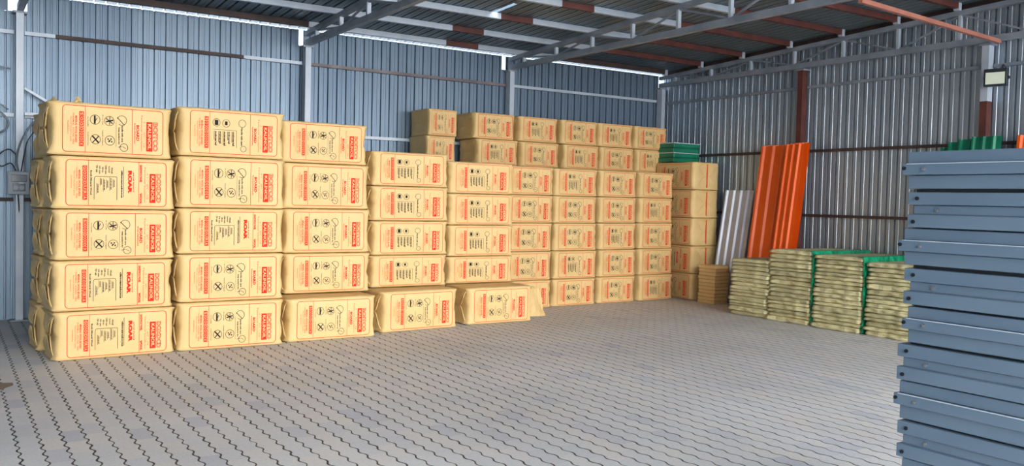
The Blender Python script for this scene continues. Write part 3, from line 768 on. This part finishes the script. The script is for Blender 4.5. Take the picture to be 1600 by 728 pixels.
# ------------------------------------------------------------------ mineral wool slabs
def slab_mesh(L, W, T_, seed):
    """soft slab, long side along x, ragged fibrous ends"""
    r = random.Random(seed); off = Vector((seed*3.1, seed*1.7, 0)); bm = bmesh.new()
    bmesh.ops.create_cube(bm, size=1); bmesh.ops.subdivide_edges(bm, edges=bm.edges[:], cuts=1)
    bm.free()
    nx, ny, nz = 10, 16, 3; idx = {}; vs = []; fs = []
    def vert(i, j, k):
        if (i,j,k) in idx: return idx[(i,j,k)]
        a, b, c = i/nx, -1+2*j/ny, -1+2*k/nz
        x, y, z = a*L, b*W/2, c*T_/2
        e = 1-.16*(abs(c) > .9)*(abs(b) > .93 or a < .05)
        z *= e; rr = .008
        if a < .02 and abs(c) > .9: x += rr*.6
        if abs(b) > .98 and abs(c) > .9: y *= (1-.02)
        nn = noise.noise_vector(Vector((x*6, y*9, z*20))+off); n2 = noise.noise_vector(Vector((x*25, y*30, z*60))+off)
        if a < .08: x += nn.x*.030 + n2.x*.008
        y += (nn.y*.014 + n2.y*.005)*(abs(b) > .9)
        z += (nn.z*.005 + n2.z*.001)*(abs(c) > .9)*(1 if a < .3 else .4)
        idx[(i,j,k)] = len(vs); vs.append(Vector((x,y,z+T_/2))); return idx[(i,j,k)]
    def q(a,b,c,d): fs.append((a,b,c,d))
    for i in range(nx):
        for j in range(ny):
            q(vert(i,j,0),vert(i,j+1,0),vert(i+1,j+1,0),vert(i+1,j,0)); q(vert(i,j,nz),vert(i+1,j,nz),vert(i+1,j+1,nz),vert(i,j+1,nz))
    for i in range(nx):
        for k in range(nz):
            q(vert(i,0,k),vert(i+1,0,k),vert(i+1,0,k+1),vert(i,0,k+1)); q(vert(i,ny,k),vert(i,ny,k+1),vert(i+1,ny,k+1),vert(i+1,ny,k))
    for j in range(ny):
        for k in range(nz):
            q(vert(0,j,k),vert(0,j,k+1),vert(0,j+1,k+1),vert(0,j+1,k)); q(vert(nx,j,k),vert(nx,j+1,k),vert(nx,j+1,k+1),vert(nx,j,k+1))
    return vs, fs
SLB = [mesh_from('wool_slab', slab_mesh(1.2,.70,.050,s), M['wool'], True) for s in range(1,7)]
def slab_stack(yc, n, top, where, wid, L=1.0, shift_at=None):
    rt = random.Random(int(yc*10)); ws = [rt.uniform(.7,1.3) for _ in range(n)]; zz = [0]
    for w_ in ws: zz.append(zz[-1]+w_*top/sum(ws))
    for k in range(n):
        r = random.Random(int(yc*100)+k*7); t = zz[k+1]-zz[k]
        o = bpy.data.objects.new('wool_slab', SLB[r.randrange(6)]); COL.objects.link(o)
        up_ = 1 if (shift_at and k >= shift_at) else 0
        o.location = (9.44 + r.uniform(-.02,.03) + up_*.02, yc + r.uniform(-.010,.010), zz[k]+.001)
        o.rotation_euler = (0,0,math.radians(r.uniform(-.7,.7))); o.scale = (L, wid/.70, (t-.002)/.050)
        ordn = ('bottom' if k == 0 else 'top' if k == n-1 else '%s from the floor' % ['','second','third','fourth','fifth','sixth','seventh','eighth','ninth','tenth','eleventh','twelfth','thirteenth','fourteenth','fifteenth','sixteenth','seventeenth','eighteenth'][k])
        tag(o, 'olive-yellow mineral wool slab, %s in the %s slab pile' % (ordn, where), 'insulation slab', 'mineral wool slabs in four piles')
slab_stack(8.475, 15, .80, 'leftmost', .66, .76, 8)
slab_stack(7.775, 17, .97, 'second', .68, 1.04, 9)
slab_stack(7.02, 17, .945, 'third', .70, 1.04, 8)
slab_stack(6.27, 16, .90, 'rightmost', .66, 1.04, 9)
def film(y, z, label, top_w=.075, L=1.26):
    """green film hanging down the right flank of a slab pile with a strip folded over the top edge"""
    r = random.Random(int(y*50)); n = 26; mz = 14; vs = []; fs = []
    prof = [(top_w, .004)] + [(top_w*.5, .006)] + [(-.004, .002)] + [(-.012 - .010*r.random(), -z*(k+1)/mz*.985) for k in range(mz)]
    for i in range(n+1):
        x = 9.455 + (L-.03)*i/n
        for k, (dy, dz) in enumerate(prof):
            j = 0 if k < 3 else 1
            vs.append(Vector((x + (.012*r.uniform(-1,1) if i in (0,) else 0), y+dy+j*r.uniform(-.008,.006), z+dz)))
    m_ = len(prof)
    for i in range(n):
        for k in range(m_-1): fs.append((i*m_+k, (i+1)*m_+k, (i+1)*m_+k+1, i*m_+k+1))
    o = build('green_film', vs, fs, M['green']); md = o.modifiers.new('thick','SOLIDIFY'); md.thickness = .003
    return tag(o, label, 'plastic film')
film(7.425, .975, 'green plastic film draped over the right flank of the second slab pile')
film(6.662, .95, 'green plastic film draped over the right flank of the third slab pile')

# ------------------------------------------------------------------ sheets leaning on the end wall
def leaning_sheet(y0, y1, zt, x_top, x_foot, pitch, mt, label, cat, group, depth=.03, name='ribbed_sheet', z_foot=0):
    pr = []; y = y0; k = 0
    W = y1-y0; n = max(2, round(W/pitch)); pt = W/n
    for i in range(n):
        s = i*pt; pr += [(s,0),(s+pt*.55,0),(s+pt*.68,depth),(s+pt*.87,depth)]
    pr.append((W,0))
    h = math.hypot(zt, x_top-x_foot); m_ = len(pr); t = .0025
    vs = [(-d, a, 0) for a,d in pr] + [(-d, a, h) for a,d in pr] + [(-d+t, a, 0) for a,d in pr] + [(-d+t, a, h) for a,d in pr]
    fs = []
    for i in range(m_-1):
        fs += [(i,m_+i,m_+i+1,i+1), (2*m_+i,2*m_+i+1,3*m_+i+1,3*m_+i), (m_+i,3*m_+i,3*m_+i+1,m_+i+1), (i,i+1,2*m_+i+1,2*m_+i)]
    fs += [(0,2*m_,3*m_,m_), (m_-1,2*m_-1,4*m_-1,3*m_-1)]
    o = build(name, vs, fs, mt, loc=(x_foot, y0, z_foot+.002)); o.rotation_euler = (0, math.atan2(x_top-x_foot, zt), 0)
    return tag(o, label, cat, group)
PN = ['front','second','third','fourth','fifth','rearmost']
for k in range(3):
    leaning_sheet(9.50+.015*k, 10.09+.012*k, 1.79-.01*k, 10.66+.035*k, 10.37+.035*k, .148, M['greysheet'], 'zinc-grey ribbed metal sheet leaning on the end wall, %s of the pack' % PN[k], 'metal sheet', 'grey sheets leaning on the end wall')
for k in range(4):
    leaning_sheet(8.785+.004*k, 9.35-.004*k, 2.47+.006*k, 10.63+.032*k, 10.28+.032*k, .165, M['orange'], 'bright orange ribbed metal sheet in the wide left pack, %s' % PN[k], 'metal sheet', 'orange sheets leaning on the end wall')
for k in range(4):
    leaning_sheet(8.47-.008*k, 8.79-.045*k, 2.475+.008*k, 10.54+.033*k, 10.18+.033*k, .105, M['orange'], 'bright orange ribbed metal sheet in the narrow right pack, %s' % PN[k], 'metal sheet', 'narrow orange sheets leaning on the end wall')
gs = [(5.90,6.36,2.335),(5.78,6.24,2.395),(5.62,6.08,2.42),(5.54,5.90,2.44)]
for k, (a, b, zt) in enumerate(gs):
    leaning_sheet(a, b, zt, 10.52-.04*k, 10.25-.04*k, .12, M['greensheet'], 'dark green ribbed metal sheet leaning behind the blue-grey panels, %s' % ('leftmost','second','third','rightmost')[k], 'metal sheet', 'green sheets behind the blue-grey panels')
for k in range(2):
    leaning_sheet(4.85, 5.50-.01*k, 2.455, 10.66+.04*k, 10.32+.04*k, .15, M['orange'], 'orange ribbed metal sheet at the right edge behind the panels, %s' % PN[k], 'metal sheet', 'orange sheets at the right edge')

# green folded sheets lying on top of the endwise bags
z = 2.250
for k in range(4):
    root = empty('green_sheet_pack', (10.47 + .012*(k%2), 10.95, z)); h = .082
    s = MB(); pr = []
    for i in range(9): pr += [(-.30+i*.067, 0), (-.30+i*.067+.034, .012)]
    s.box(-.31,.28,-.13,.24,.002,h-.012, bev=.01); s.build('folded_sheet', M['greensheet'], root)
    s = MB(); s.box(-.315,.285,-.135,.245,h-.012,h-.002); s.build('pale_top_sheet', M['white_edge'] if k in (1,3) else M['greensheet'], root)
    tag(root, 'dark green flat sheet pack lying on the endwise bags, %s' % ('lowest','second from the bottom','third from the bottom','topmost')[k], 'sheet pack', 'green packs in the corner'); z += h

# low yellow pile between the bags and the slabs
for k in range(11):
    r = random.Random(90+k); o = bpy.data.objects.new('yellow_batt', SLB[k%6]) if False else None
    s = MB(); s.box(10.03+r.uniform(-.01,.01), 10.33+r.uniform(-.01,.01), 9.66+r.uniform(-.01,.01), 10.02+r.uniform(-.01,.01), k*.055+.001, k*.055+.053, bev=.010)
    tag(s.build('yellow_batt', M['paper']), 'small yellow batt in the low pile beside the endwise bags, %s' % ('bottom' if k == 0 else 'top' if k == 10 else '%s from the floor' % ['','second','third','fourth','fifth','sixth','seventh','eighth','ninth','tenth'][k]), 'insulation batt', 'yellow batts in the low pile')

# ------------------------------------------------------------------ blue-grey steel panels, near right
def steel_panel(z, h, style, k, label):
    """folded steel panel seen from its long edge: three bands with a stepped section, bolts at the far end"""
    y1 = 2.33; y0 = -1.0; x = 3.60; D = 1.0
    r = random.Random(k); sh = r.uniform(-.025,.02)
    root = empty('steel_panel', (x, y1+sh, z)); L = y1-y0
    if style == 'P': bands = [(0,.37,0,-.02), (.37,.67,.020,.0), (.67,1,0,-.015)]
    else: bands = [(0,.37,.016,.0), (.37,.64,0,-.02), (.64,1,.016,.0)]
    s = MB()
    for a, b, out, ex in bands:
        s.box(-out, D, -L, ex, a*h+.0008, b*h-.0008, bev=.0035)
    s.build('folded_shell', M['blue'], root)
    for a, b, out, ex in bands[1:2]:
        s = MB(); s.box(-out-.001, -out+.01, -L, -.02, (a*h if style == 'Q' else b*h)-.0022, (a*h if style == 'Q' else b*h)+.0012); s.build('edge_lip', M['steel_light'] if style == 'P' else M['blue'], root)
    if style == 'P': bl = [(-.105,.52,.020,'bolt'), (-.012,.55,.020,'hole')]
    else: bl = [(-.03,.16,.016,'hole'), (-.13,.50,0,'bolt'), (-.045,.82,.016,'hole')]
    for yy, zz, out, mt in bl:
        s = MB(); s.tube([(-out-.006,yy,zz*h),(-out+.002,yy,zz*h)], .0085, 12); s.tube([(-out-.012,yy,zz*h),(-out-.004,yy,zz*h)], .0055, 6); s.build('bolt', M[mt], root)
    return tag(root, label, 'steel panel', 'blue-grey steel panels stacked at right')
tops = [1.807,1.628,1.468,1.291,1.122,.951,.785,.608,.440,.270]
bots = [1.642,1.472,1.305,1.131,.960,.790,.614,.444,.276,.106]
for k, (t, b) in enumerate(zip(tops, bots)):
    steel_panel(b, t-b, 'P' if k % 2 == 0 else 'Q', k, 'long blue-grey folded steel panel, %s in the right stack' % ('topmost' if k == 0 else ['','second from the top','third from the top','fourth from the top','fifth from the top','sixth from the top','seventh from the top','eighth from the top','ninth from the top','tenth and lowest'][k]))
GN = ['first','second','third','fourth','fifth','sixth','seventh','eighth','ninth']
for k in range(9):                # long packing strips added to stand for shade in the gaps between the panels
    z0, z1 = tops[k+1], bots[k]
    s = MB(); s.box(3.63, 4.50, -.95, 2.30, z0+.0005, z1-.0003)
    tag(s.build('shading_sheet', M['dark']), 'dark packing sheet added to darken the %s gap from the top of the blue-grey panels' % GN[k], 'shading', 'packing sheets between the blue-grey panels')
for yy, wh in ((2.1,'far end'), (.7,'middle'), (-.8,'near end')):
    s = MB(); s.box(3.65, 4.6, yy-.05, yy+.05, 0, .105, bev=.004)
    tag(s.build('timber_bearer', M['wood']), 'timber bearer under the %s of the blue-grey panel stack' % wh, 'bearer', 'timber bearers under the panel stack')

# ------------------------------------------------------------------ small dirt on the paving at the left edge
vs = [(0,0,.012)]; n = 18
for ring, (rr, hh) in enumerate(((.06,.010),(.12,.003),(.15,.0005))):
    for k in range(n):
        a = 2*PI*k/n; q = rr*(1+.25*math.sin(3*a+1)+.12*math.sin(7*a)); vs.append((q*math.cos(a)*1.0, q*math.sin(a)*1.6, hh))
fs = [(0,1+k,1+(k+1)%n) for k in range(n)]
for rg in range(2):
    for k in range(n): a = 1+rg*n; fs.append((a+k, a+n+k, a+n+(k+1)%n, a+(k+1)%n))
tag(build('soil_heap', vs, fs, M['soil'], loc=(.26,7.86,0), smooth=True), 'small smear of brown soil on the paving at the left edge', 'soil')
